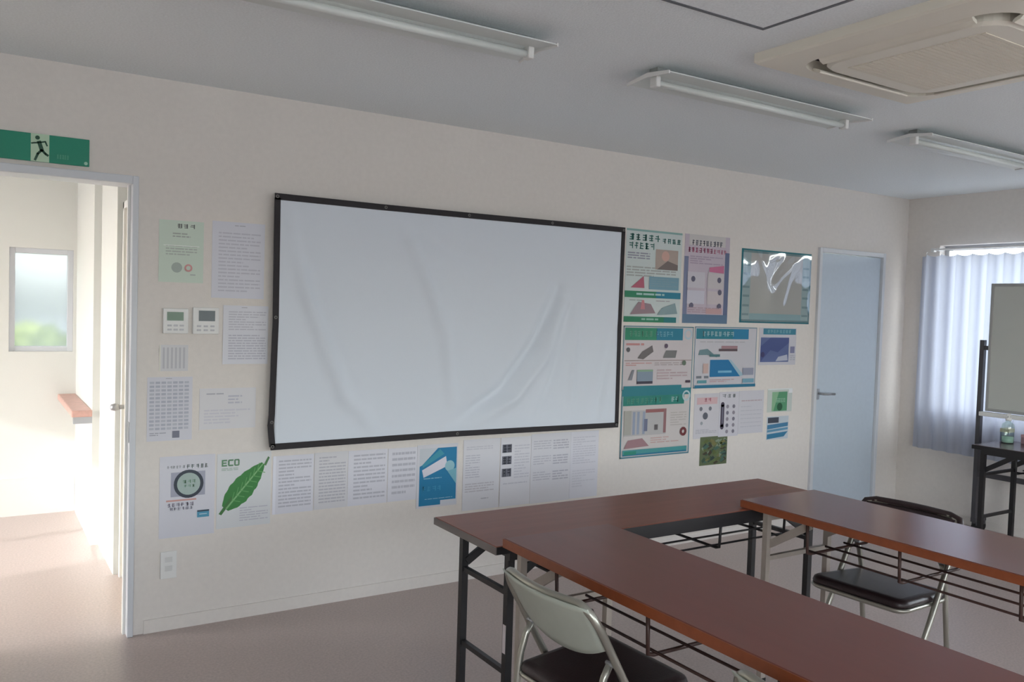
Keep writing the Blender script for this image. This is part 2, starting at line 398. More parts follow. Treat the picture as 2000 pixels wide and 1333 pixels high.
for k in range(24):
    y = acy-.235+.47*k/23; b.box(acx-.24, acx+.24, y-.0085, y+.0085, H-.0605, H-.056)
part(b, 'intake_grille', M_AC2, ac)['kind'] = 'stuff'
for k in range(4):
    a = k*math.pi/2; c, s_ = round(math.cos(a)), round(math.sin(a))
    b = MB(); L_ = .27
    pr = [(.372, -.042), (.37, -.036), (.342, -.048), (.337, -.056), (.342, -.06), (.36, -.053)]
    pts = []
    for x, z in pr:
        px, py = (x*c - (-L_)*s_, x*s_ + (-L_)*c); pts.append((acx+px, acy+py, H+z))
    b.prism(pts, (-2*L_*s_, 2*L_*c, 0)); part(b, 'louver', M_AC, ac)

# ------------------------------------------------------------------ exit sign
M_GREEN = mat('sign_green', (14, 136, 108), .45)
M_SIGNW = mat('sign_pale', (186, 214, 186), .5)
ex = empty('exit_sign', (-.374, 0, 2.09), label='green emergency exit sign with running figure above the doorway', cat='exit sign')
part(MB().box(-.555, -.193, -.012, -.0002, 2.034, 2.146, .002), 'sign_board', M_GREEN, ex)
part(MB().box(-.407, -.341, -.0128, -.012, 2.034, 2.146), 'pictogram_panel', M_SIGNW, ex)
def sgn(u, v): return (-.407+.066*u, -.0134, 2.034+.112*v)
def limb(b, pts, wd):
    for p, q in zip(pts, pts[1:]):
        b.obox(sgn(*p), sgn(*q), .0007, wd, upv=(0, 1, 0)) if False else b.quad(strip(p, q, wd))
def strip(p, q, wd):
    a, c = Vector(sgn(*p)), Vector(sgn(*q)); d = (c-a).normalized(); n_ = Vector((d.z, 0, -d.x))*wd/2; e = d*wd*.35
    return [a-n_-e, a+n_-e, c+n_+e, c-n_+e]
b = MB()
b.prism([(sgn(.36, .86)[0]+.0085*math.cos(t*math.pi/6), -.0134, sgn(.36, .86)[2]+.0085*math.sin(t*math.pi/6)) for t in range(12)], (0, .0004, 0))
limb(b, [(.45, .70), (.60, .42)], .015)
limb(b, [(.42, .68), (.18, .66), (.05, .64)], .006)
limb(b, [(.52, .70), (.78, .74), (.88, .60)], .006)
limb(b, [(.60, .42), (.80, .30), (.92, .25)], .009)
limb(b, [(.58, .42), (.38, .28), (.24, .06)], .009)
part(b, 'running_figure', mat('sign_figure', (36, 84, 62), .5), ex)
RND = random.Random(4)
b = MB()
for k in range(5):
    x = -.312+k*.009
    for j in range(3): b.quad([(x, -.0124, 2.055+j*.006), (x+.006, -.0124, 2.055+j*.006), (x+.006, -.0124, 2.058+j*.006), (x, -.0124, 2.058+j*.006)])
    b.quad([(x+.002*(k % 3), -.0124, 2.053), (x+.002*(k % 3)+.002, -.0124, 2.053), (x+.002*(k % 3)+.002, -.0124, 2.071), (x+.002*(k % 3), -.0124, 2.071)])
part(b, 'small_lettering', mat('sign_letter', (90, 170, 140), .5), ex)
part(MB().prism([(-.206+.007*math.cos(t*math.pi/8), -.0126, 2.046+.007*math.sin(t*math.pi/8)) for t in range(16)], (0, .0006, 0)), 'round_mark', mat('sign_dot', (170, 215, 195), .5), ex)

# ------------------------------------------------------------------ projector screen
sx0, sx1, sz0, sz1 = .581, 2.695, .7955, 1.9985
scr = empty('projector_screen', ((sx0+sx1)/2, 0, sz0), label='large white cloth projector screen with black border pinned to the wall', cat='projector screen')
FOLDS = [([(.64, 1.93), (.74, 1.55), (.95, 1.05), (1.12, .84)], .010, .040), ([(.70, 1.80), (.86, 1.35), (1.02, .95)], -.006, .04),
         ([(1.22, 1.95), (1.36, 1.68), (1.50, 1.35), (1.55, 1.0)], .007, .035), ([(1.30, 1.93), (1.5, 1.80), (1.75, 1.74)], -.004, .05),
         ([(2.22, 1.62), (2.08, 1.32), (1.86, 1.05), (1.50, .83)], -.012, .032), ([(2.26, 1.55), (2.14, 1.22), (1.95, 1.0), (1.66, .83)], .010, .035),
         ([(2.30, 1.50), (2.22, 1.15), (2.08, .83)], -.006, .028), ([(2.36, 1.55), (2.33, .85)], .005, .025), ([(2.66, 1.40), (2.52, .85)], -.006, .03), ([(2.62, 1.2), (2.56, .83)], .005, .025)]
def fold(x, z):
    y = 0
    for pts, amp, wd in FOLDS:
        best = 9; tt = 0; tot = len(pts)-1
        for i, (p, q) in enumerate(zip(pts, pts[1:])):
            dx, dz = q[0]-p[0], q[1]-p[1]; t = max(0, min(1, ((x-p[0])*dx+(z-p[1])*dz)/(dx*dx+dz*dz)))
            d = math.hypot(x-p[0]-t*dx, z-p[1]-t*dz)
            if d < best: best = d; tt = (i+t)/tot
        y += amp*math.exp(-(best/wd)**2)*(.35+.65*math.sin(math.pi*min(1, .12+tt*.8)))
    e = min(1, min(x-sx0, sx1-x, z-sz0, sz1-z)/.17); e = max(0, e)
    return 3.0*y*e
b = MB(); NX, NZ = 150, 86; vv = []
for i in range(NX+1):
    col = []
    for k in range(NZ+1):
        x = sx0+.02+(sx1-sx0-.04)*i/NX; z = sz0+.02+(sz1-sz0-.04)*k/NZ
        col.append(b.bm.verts.new((x, -.040-fold(x, z), z)))
    vv.append(col)
for i in range(NX):
    for k in range(NZ): b.bm.faces.new((vv[i][k], vv[i+1][k], vv[i+1][k+1], vv[i][k+1]))
o = part(b, 'screen_cloth', M_SCREEN, scr, smooth=True)
sm = o.modifiers.new('thickness', 'SOLIDIFY'); sm.thickness = .001
def stripmesh(pts, wd, horizontal):
    b = MB()
    for p, q in zip(pts, pts[1:]):
        if horizontal: b.prism([(p[0], -.044, p[1]-wd/2), (q[0], -.044, q[1]-wd/2), (q[0], -.044, q[1]+wd/2), (p[0], -.044, p[1]+wd/2)], (0, .006, 0))
        else: b.prism([(p[0]-wd/2, -.044, p[1]), (p[0]+wd/2, -.044, p[1]), (q[0]+wd/2, -.044, q[1]), (q[0]-wd/2, -.044, q[1])], (0, .006, 0))
    return b
part(stripmesh([(sx0, sz1-.014), (1.1, sz1-.017), (1.65, sz1-.016), (2.2, sz1-.013), (sx1, sz1-.012)], .030, True), 'border_strip', M_TAPE, scr)
part(stripmesh([(sx0+.004, sz0+.012), (1.55, sz0+.022), (1.62, sz0+.022), (sx1, sz0+.016)], .030, True), 'border_strip', M_TAPE, scr)
part(stripmesh([(sx0+.012, sz0+.012), (sx0+.001, .91), (sx0+.006, .96), (sx0+.016, 1.4), (sx0+.013, sz1-.02)], .028, False), 'border_strip', M_TAPE, scr)
part(stripmesh([(sx1-.012, sz0+.02), (sx1-.016, 1.4), (sx1-.012, sz1-.02)], .026, False), 'border_strip', M_TAPE, scr)
for gx, gz in ((sx0+.012, sz1-.014), (1.14, sz1-.016), (1.62, sz1-.015), (2.16, sz1-.013), (sx1-.012, sz1-.014), (sx0+.012, sz0+.014), (1.585, sz0+.022), (sx1-.014, sz0+.018), (sx0+.006, .925), (sx0+.015, 1.42)):
    b = MB(); n = 14; R1, R2 = .008, .004
    a = [b.bm.verts.new((gx+R1*math.cos(2*math.pi*k/n), -.0455, gz+R1*math.sin(2*math.pi*k/n))) for k in range(n)]
    c = [b.bm.verts.new((gx+R2*math.cos(2*math.pi*k/n), -.047, gz+R2*math.sin(2*math.pi*k/n))) for k in range(n)]
    for k in range(n): b.bm.faces.new((a[k], a[(k+1) % n], c[(k+1) % n], c[k]))
    part(b, 'grommet', mat('grommet_grey', (120, 118, 116), .5, .3), scr)

# ------------------------------------------------------------------ printed sheets on the wall
def pm(rgb, rough=.55): return mat('print_%d_%d_%d_%d' % (*rgb, int(rough*100)), rgb, rough)
STUFF = {'printed_text', 'printed_title', 'table_cell', 'round_picture', 'picture_detail', 'foliage_patch', 'printed_column', 'leaf_side_vein', 'border_mark', 'red_text', 'red_title', 'eco_lettering', 'band_text', 'small_figure'}
class Sheet:
    def __init__(s, name, box, rgb, label, cat='notice', group=None, lift=.0005, rough=.55, curl=0., skew=0.):
        s.x0, s.x1, s.z0, s.z1 = box; s.y = -lift-.0012; s.n = 0; s.k = {}; s.skew = skew; s.rgb = rgb
        s.root = empty(name, ((s.x0+s.x1)/2, 0, s.z0), label=label, cat=cat, group=group)
        b = MB(); b.prism([s.P(0, 1, 0), s.P(1, 1, 0), s.P(1, 0, 0), s.P(0, 0, 0)], (0, .0012, 0))
        part(b, 'paper', pm(rgb, rough), s.root); s.rnd = random.Random(name+label)
    def P(s, u, v, lay):
        return (s.x0+(s.x1-s.x0)*u, s.y-.00025*lay, s.z1-(s.z1-s.z0)*v + s.skew*(u-.5))
    def _b(s, name, rgb, rough=.55):
        key = (name, rgb)
        if key not in s.k: s.n += 1; s.k[key] = (MB(), s.n, rough)
        return s.k[key]
    def poly(s, pts, rgb, name='printed_shape'):
        b, l, _ = s._b(name, rgb); b.quad([s.P(u, v, l) for u, v in pts]); return s
    def rect(s, u0, v0, u1, v1, rgb, name='printed_block'):
        return s.poly([(u0, v1), (u1, v1), (u1, v0), (u0, v0)], rgb, name)
    def disc(s, u, v, r, rgb, name='printed_disc', r2=0., n=28):
        asp = (s.x1-s.x0)/(s.z1-s.z0); b, l, _ = s._b(name, rgb)
        o = [s.P(u+r*math.cos(2*math.pi*k/n), v+r*asp*math.sin(2*math.pi*k/n), l) for k in range(n)]
        if r2:
            i = [s.P(u+r2*math.cos(2*math.pi*k/n), v+r2*asp*math.sin(2*math.pi*k/n), l) for k in range(n)]
            for k in range(n): b.quad([o[k], o[(k+1) % n], i[(k+1) % n], i[k]])
        else: b.quad(o)
        return s
    def rows(s, u0, v0, u1, v1, n, rgb=(150, 150, 158), fill=.5, name='printed_text', short=.25):
        """lines of print too small to read"""
        rgb = tuple(int(c+(p-c)*.35) for c, p in zip(rgb, s.rgb))
        b, l, _ = s._b(name, rgb); dv = (v1-v0)/n
        for k in range(n):
            e = u1 if s.rnd.random() > short else u0+(u1-u0)*s.rnd.uniform(.35, .85); u = u0
            while u < e-.01:
                wd = min(s.rnd.uniform(.05, .2), e-u); v = v0+dv*k
                b.quad([s.P(u, v+dv*fill, l), s.P(u+wd, v+dv*fill, l), s.P(u+wd, v, l), s.P(u, v, l)]); u += wd+.018
        return s
    def glyphs(s, u0, v0, u1, v1, n, rgb, name='printed_title'):
        """a line of n illegible characters built of strokes"""
        b, l, _ = s._b(name, rgb); cw = (u1-u0)/n; R = s.rnd
        for k in range(n):
            a = u0+cw*(k+.08); c = u0+cw*(k+.9); h = v1-v0
            for j in range(R.randint(2, 3)):
                v = v0+h*(.08+.36*j+R.uniform(0, .06)); p, q = a+R.uniform(0, .2)*cw, c-R.uniform(0, .2)*cw
                b.quad([s.P(p, v+h*.15, l), s.P(q, v+h*.15, l), s.P(q, v, l), s.P(p, v, l)])
            for j in range(R.randint(1, 2)):
                u = a+(c-a)*R.uniform(.1, .8)
                b.quad([s.P(u, v1, l), s.P(u+cw*.16, v1, l), s.P(u+cw*.16, v0, l), s.P(u, v0, l)])
        return s
    def done(s):
        for (nm, rgb), (b, l, rough) in s.k.items(): 
            o = part(b, nm, pm(rgb, rough), s.root)
            if nm in STUFF: o['kind'] = 'stuff'
        return s.root

W_ = (226, 226, 232)
s = Sheet('certificate', (.086, .275, 1.566, 1.840), (208, 222, 208), 'pale green certificate with red seal, left of the topmost notice', 'certificate')
s.glyphs(.38, .05, .82, .12, 3, (96, 100, 98)).rows(.30, .20, .70, .29, 2, (150, 156, 152)).rows(.15, .40, .85, .58, 4, (168, 176, 170))
s.rect(.10, .40, .9, .412, (238, 244, 238), 'rule_line').disc(.40, .76, .12, (168, 180, 172), 'printed_emblem').disc(.66, .76, .09, (206, 150, 148), 'red_seal', .05).rows(.70, .86, .9, .9, 1, (160, 165, 165)).done()
s = Sheet('notice', (.312, .550, 1.503, 1.852), (218, 219, 228), 'tall white notice with many lines, upper left beside the screen', 'notice')
s.rows(.42, .04, .62, .06, 1, (150, 150, 160)).rows(.12, .14, .92, .94, 17, (186, 186, 198), .4).done()
s = Sheet('notice', (.366, .573, 1.199, 1.470), (222, 223, 230), 'white densely printed notice just right of the wall controllers', 'notice', lift=.002)
s.rows(.4, .03, .6, .05, 1, (140, 140, 150)).rows(.12, .10, .95, .44, 8, (184, 184, 196), .45).rows(.12, .5, .95, .94, 10, (178, 178, 192), .5).done()
s = Sheet('small_notice', (.094, .216, 1.170, 1.287), (214, 214, 216), 'small white sheet directly below the wall controllers', 'notice')
for k in range(6): s.rect(.12+.14*k, .1, .19+.14*k, .9, (192, 192, 197), 'printed_column')
s.rect(.0, .0, .05, 1, (226, 224, 214), 'tape').done()
s = Sheet('timetable', (.047, .237, .859, 1.144), (216, 216, 224), 'sheet with grey timetable grid beside the doorway', 'timetable')
s.rows(.4, .02, .6, .04, 1, (150, 150, 160))
for r in range(13):
    for c in range(7): s.rect(.05+.128*c, .07+.06*r, .05+.128*c+.10, .07+.06*r+.036, (180, 183, 196) if (r+c) % 3 else (190, 193, 203), 'table_cell')
s.rows(.06, .87, .42, .93, 2, (140, 142, 156)).rect(.56, .85, .72, .96, (124, 126, 142), 'printed_block').done()
s = Sheet('notice', (.268, .522, .900, 1.088), (222, 221, 224), 'wide faint white sheet left of the screen bottom corner', 'notice')
s.rows(.12, .12, .42, .18, 1, (160, 160, 172)).rows(.5, .18, .75, .42, 3, (182, 184, 198)).rows(.08, .52, .9, .9, 5, (204, 204, 214), short=.6).done()
s = Sheet('tire_poster', (.103, .342, .418, .786), (216, 216, 224), 'white poster with round dark tyre picture at lower left', 'poster')
s.glyphs(.12, .115, .45, .15, 6, (150, 155, 160)).glyphs(.47, .11, .88, .16, 5, (92, 110, 106))
s.rect(.20, .20, .82, .50, (166, 168, 184), 'picture_field').disc(.52, .35, .27, (58, 66, 78), 'tyre_ring', .21).disc(.52, .35, .21, (168, 186, 180), 'tyre_hub').glyphs(.40, .30, .66, .34, 3, (110, 150, 120)).glyphs(.42, .36, .64, .39, 3, (110, 150, 120))
s.rect(.12, .535, .66, .555, (206, 158, 150), 'printed_line').glyphs(.13, .575, .62, .62, 6, (120, 112, 132)).glyphs(.18, .63, .6, .665, 6, (140, 140, 156))
s.rect(.68, .69, .90, .78, (86, 156, 186), 'blue_mark').rect(.68, .69, .9, .71, (60, 76, 92), 'dark_bar').rect(.72, .735, .86, .745, (190, 215, 225), 'mark_wave').done()
s = Sheet('leaf_poster', (.351, .601, .434, .783), (218, 220, 222), 'white poster with big green leaf picture below the screen corner', 'poster')
leafp = []
for k in range(25):
    t = k/24; wd = .17*math.sin(math.pi*t**.8)**.8*(1+.04*math.sin(40*t)); cx, cy = .12+.76*t, .76-.62*t
    leafp.append((cx-wd*.9, cy-wd*.62))
for k in range(24, -1, -1):
    t = k/24; wd = .19*math.sin(math.pi*t**.8)**.8*(1+.05*math.sin(44*t)); cx, cy = .12+.76*t, .76-.62*t
    leafp.append((cx+wd*.9, cy+wd*.55))
s.poly(leafp[1:24]+leafp[26:49], (62, 132, 66), 'leaf_shape')
s.poly([(.04, .80), (.09, .82), (.30, .62), (.26, .58)], (70, 120, 66), 'leaf_stem').poly([(.86, .18), (.90, .20), (.97, .09), (.94, .07)], (86, 130, 84), 'leaf_stem')
s.poly([(.16, .735), (.19, .745), (.86, .17), (.84, .16)], (132, 186, 126), 'leaf_vein')
for k in range(7):
    t = .2+.1*k; cx, cy = .12+.76*t, .76-.62*t
    s.poly([(cx, cy), (cx+.012, cy+.008), (cx+.05, cy-.11), (cx+.04, cy-.115)], (104, 168, 100), 'leaf_side_vein').poly([(cx, cy), (cx+.01, cy-.008), (cx+.16, cy+.02), (cx+.158, cy+.03)], (104, 168, 100), 'leaf_side_vein')
def word(sheet, u0, v0, u1, v1, txt, rgb):
    """block letters E C O"""
    SEG = {'E': [(0, 0, .3, 1), (.3, 0, 1, .22), (.3, .4, .9, .6), (.3, .78, 1, 1)], 'C': [(0, .12, .3, .88), (.12, 0, 1, .22), (.12, .78, 1, 1)], 'O': [(0, .1, .28, .9), (.72, .1, 1, .9), (.12, 0, .88, .2), (.12, .8, .88, 1)]}
    cw = (u1-u0)/len(txt)
    for i, ch in enumerate(txt):
        for a, b_, c, d in SEG[ch]:
            sheet.rect(u0+cw*(i+.86*a), v0+(v1-v0)*b_, u0+cw*(i+.86*c), v0+(v1-v0)*d, rgb, 'eco_lettering')
word(s, .08, .08, .42, .17, 'ECO', (104, 146, 112))
s.rows(.08, .195, .38, .235, 2, (140, 172, 148)).rows(.42, .74, .95, .94, 6, (180, 178, 192), .4, short=.5).done()
# the row of documents under the screen
docs = [((.610, .811, .474, .755), 'white printed document leftmost in the row under the screen', 14),
        ((.814, .986, .476, .758), 'printed document second from left under the screen', 15),
        ((.989, .1 + 1.103, .476, .756), 'printed document third from left under the screen', 12),
        ((1.206, 1.371, .477, .754), 'printed document just left of the blue poster under the screen', 8)]
for i, (bx, lb, n) in enumerate(docs):
    s = Sheet('document', bx, (220, 220, 228) if i != 1 else (216, 215, 218), lb, 'document', 'documents pinned in a row under the screen', lift=.0005+.0012*(i % 2))
    s.rect(0, 0, .07, 1, (230, 231, 240), 'sheet_margin') if i == 0 else None
    s.rows(.14, .08, .94, .92, n, (172, 171, 182), .45, short=.2).done()
s = Sheet('blue_poster', (1.372, 1.615, .425, .761), (214, 214, 220), 'bright blue poster with white slanted label under the screen', 'poster', lift=.002)
s.rect(.06, .06, .97, .97, (20, 124, 170), 'blue_field').poly([(.06, .06), (.5, .06), (.12, .32), (.06, .34)], (200, 206, 212), 'white_corner')
s.poly([(.12, .40), (.70, .20), (.74, .36), (.16, .52)], (222, 220, 230), 'white_label').poly([(.12, .32), (.55, .08), (.66, .16), (.14, .36)], (60, 150, 172), 'teal_fold').disc(.80, .36, .12, (150, 196, 206), 'pale_disc').poly([(.74, .44), (.97, .40), (.97, .66)], (120, 180, 196), 'pale_wedge')
s.rows(.16, .53, .6, .56, 1, (90, 168, 200)).glyphs(.12, .66, .60, .74, 4, (60, 150, 188)).rows(.2, .86, .88, .88, 1, (110, 180, 206)).rect(.58, .90, .97, .97, (210, 214, 222), 'white_patch').done()
s = Sheet('document', (1.650, 1.883, .383, .773), (218, 218, 224), 'printed document with narrow left column right of the blue poster', 'document', 'documents pinned in a row under the screen', lift=.001)
s.rows(.08, .10, .80, .16, 2, (190, 190, 200)).rows(.06, .22, .45, .56, 10, (176, 176, 190), .4, short=.1).rows(.06, .62, .85, .76, 4, (184, 178, 186), .5).rows(.5, .84, .8, .87, 1, (160, 162, 172)).done()
s = Sheet('document', (1.888, 2.090, .382, .772), (220, 220, 226), 'document with three dark square pictures stacked at its left', 'document', 'documents pinned in a row under the screen', lift=.002)
for k, v in enumerate((.10, .27, .45)):
    s.rect(.05, v, .36, v+.12, (110, 112, 124), 'small_picture').glyphs(.06, v+.005, .35, v+.115, 2, (46, 48, 60), 'picture_detail')
s.rows(.45, .12, .95, .62, 12, (192, 192, 202), .4).rows(.1, .66, .9, .70, 1, (190, 190, 200)).done()
s = Sheet('document', (2.093, 2.373, .379, .780), (216, 216, 222), 'wide document with two columns of grey lines under the screen', 'document', 'documents pinned in a row under the screen', lift=.001)
for v in (.10, .32, .55): s.rows(.06, v, .50, v+.14, 4, (178, 178, 190), .4).rows(.55, v, .95, v+.15, 4, (166, 166, 180), .5)
s.done()
s = Sheet('document', (2.373, 2.580, .382, .779), (218, 218, 226), 'rightmost printed document in the row under the screen', 'document', 'documents pinned in a row under the screen', lift=.002)
s.rows(.08, .08, .9, .5, 12, (192, 192, 204), .45).rows(.08, .58, .9, .85, 7, (200, 200, 210), .45).done()
# posters right of the screen
T1, T2, GR = (24, 132, 112), (26, 124, 150), (34, 128, 92)
s = Sheet('safety_poster', (2.741, 3.202, 1.436, 2.006), (204, 214, 212), 'tall poster with green title and green bands at the screen top corner', 'poster')
s.rect(.0, 0, 1, .022, (140, 180, 176), 'top_line').glyphs(.04, .05, .60, .12, 5, (36, 108, 98)).glyphs(.62, .075, .98, .13, 4, (58, 128, 122)).glyphs(.04, .14, .50, .21, 5, (36, 108, 98))
s.rows(.03, .25, .42, .33, 3, (118, 116, 140)).rows(.02, .40, .90, .52, 4, (150, 152, 148)).rect(.52, .20, .93, .42, (176, 160, 150), 'printed_photo').disc(.70, .27, .07, (206, 166, 154), 'photo_detail').poly([(.55, .42), (.93, .42), (.93, .36), (.74, .32)], (120, 108, 104), 'photo_shade')
s.poly([(.10, .63), (.34, .63), (.32, .50)], (176, 92, 112), 'red_cone').rect(.42, .50, .96, .64, (120, 160, 176), 'blue_box').rows(.45, .52, .93, .62, 4, (92, 134, 156), .4)
s.rect(.0, .665, 1, .735, GR, 'green_band').rect(.55, .665, 1, .735, T2, 'teal_band').rows(.2, .685, .7, .715, 1, (150, 196, 190), .7, 'band_text')
s.poly([(.10, .92), (.55, .90), (.46, .80), (.24, .78)], (150, 128, 136), 'sketch_hand').poly([(.28, .86), (.36, .86), (.34, .76), (.30, .76)], (196, 130, 136), 'sketch_red').poly([(.58, .92), (.95, .90), (.90, .78), (.66, .84)], (136, 160, 164), 'sketch_tool').rows(.08, .76, .3, .775, 1, (120, 124, 124)).rows(.55, .76, .8, .775, 1, (140, 120, 130))
s.rect(.0, .94, .93, 1.0, GR, 'green_band').rect(.7, .94, .93, 1.0, (30, 120, 124), 'teal_band').rows(.3, .957, .6, .985, 1, (120, 186, 160), .7, 'band_text').done()
s = Sheet('health_poster', (3.226, 3.632, 1.437, 2.008), (196, 184, 196), 'pinkish poster with violet borders and red title line', 'poster')
s.rect(0, .25, .09, 1, (120, 128, 158), 'left_border').rect(.90, .18, 1, 1, (96, 108, 140), 'right_border').rect(0, .90, 1, 1, (92, 120, 148), 'bottom_band')
s.rect(.09, 0, .9, .12, (206, 202, 200), 'title_field').glyphs(.14, .06, .84, .12, 9, (96, 100, 112)).glyphs(.06, .145, .62, .20, 7, (172, 74, 112), 'red_title').glyphs(.62, .15, .94, .20, 4, (196, 112, 140), 'red_title')
s.rows(.12, .24, .85, .34, 4, (166, 150, 172)).poly([(.55, .36), (.88, .33), (.88, .42), (.55, .41)], (196, 112, 146), 'pink_stroke').rect(.08, .42, .46, .60, (202, 198, 206), 'panel').rect(.52, .42, .88, .60, (200, 194, 196), 'panel').rect(.08, .63, .46, .78, (204, 202, 214), 'panel').rect(.52, .63, .88, .78, (204, 194, 196), 'panel')
for u, v in ((.2, .50), (.78, .50), (.80, .64), (.18, .80), (.80, .80)): s.disc(u, v, .045, (96, 94, 116), 'small_figure')
s.rows(.1, .82, .85, .89, 3, (170, 142, 152)).rect(.5, .83, .86, .89, (196, 160, 160), 'pink_box').done()
# glossy film poster
s = Sheet('film_frame_poster', (3.748, 4.465, 1.448, 1.949), (188, 186, 182), 'teal bordered poster under shiny wrinkled plastic film', 'poster', rough=.3)
s.rect(0, 0, 1, .05, (28, 118, 128), 'teal_edge').rect(0, .955, 1, 1, (28, 110, 124), 'teal_edge').rect(0, .05, .022, .955, (28, 112, 126), 'teal_edge').rect(.978, .05, 1, .955, (28, 112, 126), 'teal_edge')
s.rect(.022, .05, .13, .955, (150, 184, 190), 'pale_border').rect(.87, .05, .978, .955, (150, 184, 190), 'pale_border').rect(.13, .87, .87, .955, (124, 176, 188), 'pale_border')
for v in (.2, .32, .50, .62, .75, .87): s.rect(.03, v, .12, v+.03, (92, 140, 150), 'border_mark').rect(.88, v, .97, v+.03, (92, 140, 150), 'border_mark')
s.done()
film = MB(); fx0, fx1, fz0, fz1 = 3.758, 4.455, 1.458, 1.938; fv = []
def filmy(u, v):
    a = .010*math.exp(-((u-.5-.16*(1-v)*1.6)/.06)**2)*(1-v) + .010*math.exp(-((u-.5+.17*(1-v)*1.6)/.06)**2)*(1-v)
    a += .006*math.exp(-((u-.55)/.2)**2-((v-.3)/.22)**2)*math.sin(19*u+9*v) + .003*math.sin(11*u)*math.sin(7*v)
    return a*min(1, 8*min(u, 1-u))*min(1, 8*min(v, 1-v))
for i in range(61):
    fv.append([film.bm.verts.new((fx0+(fx1-fx0)*i/60, -.010-filmy(i/60, k/48), fz1-(fz1-fz0)*k/48)) for k in range(49)])
for i in range(60):
    for k in range(48): film.bm.faces.new((fv[i][k], fv[i+1][k], fv[i+1][k+1], fv[i][k+1]))
part(film, 'plastic_film', thin_glass('plastic_film', (.97, .98, .98), .30, .05), s.root, smooth=True)

def frame(s, rgb, t=.012):
    a = t*(s.z1-s.z0)/(s.x1-s.x0)
    s.rect(0, 0, a, 1, rgb, 'sheet_border').rect(1-a, 0, 1, 1, rgb, 'sheet_border').rect(0, 0, 1, t, rgb, 'sheet_border').rect(0, 1-t, 1, 1, rgb, 'sheet_border')
s = Sheet('machine_poster', (2.745, 3.332, 1.012, 1.413), (206, 198, 200), 'wide poster with machinery pictures below the tall green-banded poster', 'poster')
frame(s, (96, 136, 146), .018)
s.rect(.02, .03, .84, .22, (40, 136, 104), 'title_band').rect(.46, .03, .84, .22, T2, 'title_band_end').glyphs(.08, .075, .40, .165, 6, (104, 168, 140)).glyphs(.44, .08, .70, .165, 5, (124, 180, 196)).disc(.92, .12, .06, (180, 200, 210), 'round_logo', .04)
s.rows(.04, .27, .36, .31, 1, (190, 108, 104), .8, 'red_text').poly([(.2, .50), (.26, .40), (.40, .30), (.42, .40), (.28, .52)], (110, 104, 104), 'machine_picture').poly([(.56, .50), (.74, .50), (.76, .38), (.60, .38)], (120, 120, 120), 'machine_picture').disc(.07, .37, .025, (90, 88, 92), 'dark_spot').disc(.60, .31, .025, (100, 84, 104), 'dark_spot')
s.rect(.02, .53, .98, .545, (166, 150, 148), 'rule_line').rows(.04, .57, .40, .63, 2, (200, 132, 128), .5, 'red_text').rows(.44, .57, .9, .63, 2, (164, 150, 150)).disc(.87, .58, .028, (92, 110, 92), 'dark_spot')
s.rect(.20, .68, .42, .86, (132, 148, 164), 'building_picture').rect(.20, .86, .42, .90, (56, 54, 70), 'picture_base').rect(.20, .68, .42, .71, (136, 168, 140), 'picture_top').rows(.48, .68, .92, .86, 4, (178, 150, 154), .45).poly([(.08, .84), (.13, .84), (.16, .68), (.13, .68)], (130, 132, 140), 'crane_picture')
s.rect(.02, .93, .84, 1., (30, 124, 136), 'bottom_band').rect(.90, .86, .97, .90, (66, 48, 66), 'dark_spot').done()
s = Sheet('slope_poster', (3.344, 3.928, 1.012, 1.416), (202, 200, 206), 'poster with solid blue slope diagram under the film covered poster', 'poster', lift=.001)
frame(s, (110, 140, 156), .016)
s.rect(.02, .03, .86, .20, (30, 126, 144), 'title_band').rect(.6, .03, .86, .20, (24, 124, 164), 'title_band_end').glyphs(.11, .075, .62, .155, 8, (176, 208, 214)).rows(.08, .24, .8, .27, 1, (170, 166, 172))
s.poly([(.25, .82), (.74, .82), (.54, .54), (.25, .54)], (20, 116, 168), 'blue_slope').poly([(.54, .54), (.58, .54), (.80, .80), (.74, .82)], (160, 190, 204), 'slope_edge').rect(.38, .72, .60, .755, (120, 180, 210), 'slope_text').rect(.38, .36, .68, .40, (92, 76, 82), 'truck_picture').rect(.42, .31, .68, .36, (166, 130, 136), 'truck_top').poly([(.06, .46), (.20, .46), (.36, .50), (.20, .36), (.08, .38)], (110, 140, 146), 'machine_picture').rect(.24, .45, .40, .49, (74, 120, 126), 'machine_picture')
s.rect(.78, .68, .96, .80, (148, 152, 170), 'small_picture').rect(.04, .80, .12, .84, (120, 126, 134), 'dark_spot').rect(.16, .80, .23, .84, (120, 126, 134), 'dark_spot').rect(.14, .6, .22, .76, (204, 176, 168), 'pale_block').rows(.25, .86, .72, .92, 2, (196, 150, 156)).rect(.02, .95, 1, 1., (36, 116, 148), 'bottom_band').rect(.06, .87, .2, .92, (96, 154, 164), 'teal_mark').rect(.78, .86, .97, .93, (120, 168, 188), 'teal_mark').done()
s = Sheet('blue_map_notice', (3.954, 4.337, 1.158, 1.417), (204, 203, 210), 'small notice with dark blue picture left of the closed door', 'notice', lift=.001)
s.rect(.10, .02, .98, .18, (60, 134, 156), 'title_band').glyphs(.2, .05, .85, .14, 8, (140, 186, 196)).rect(.04, .26, .80, .92, (92, 106, 152), 'blue_picture').poly([(.04, .92), (.3, .60), (.5, .66), (.8, .4), (.8, .26), (.3, .26), (.04, .5)], (70, 84, 136), 'picture_shape').poly([(.45, .9), (.78, .88), (.76, .72), (.52, .78)], (186, 190, 206), 'picture_light').disc(.10, .72, .05, (54, 50, 96), 'picture_spot').rect(.84, .5, .96, .68, (132, 132, 164), 'small_block').rows(.84, .74, .98, .9, 3, (170, 170, 180)).done()
s = Sheet('building_poster', (2.747, 3.326, .592, 1.020), (204, 198, 196), 'teal framed poster with building picture at the lower screen corner', 'poster', lift=.003)
frame(s, (72, 128, 146), .02)
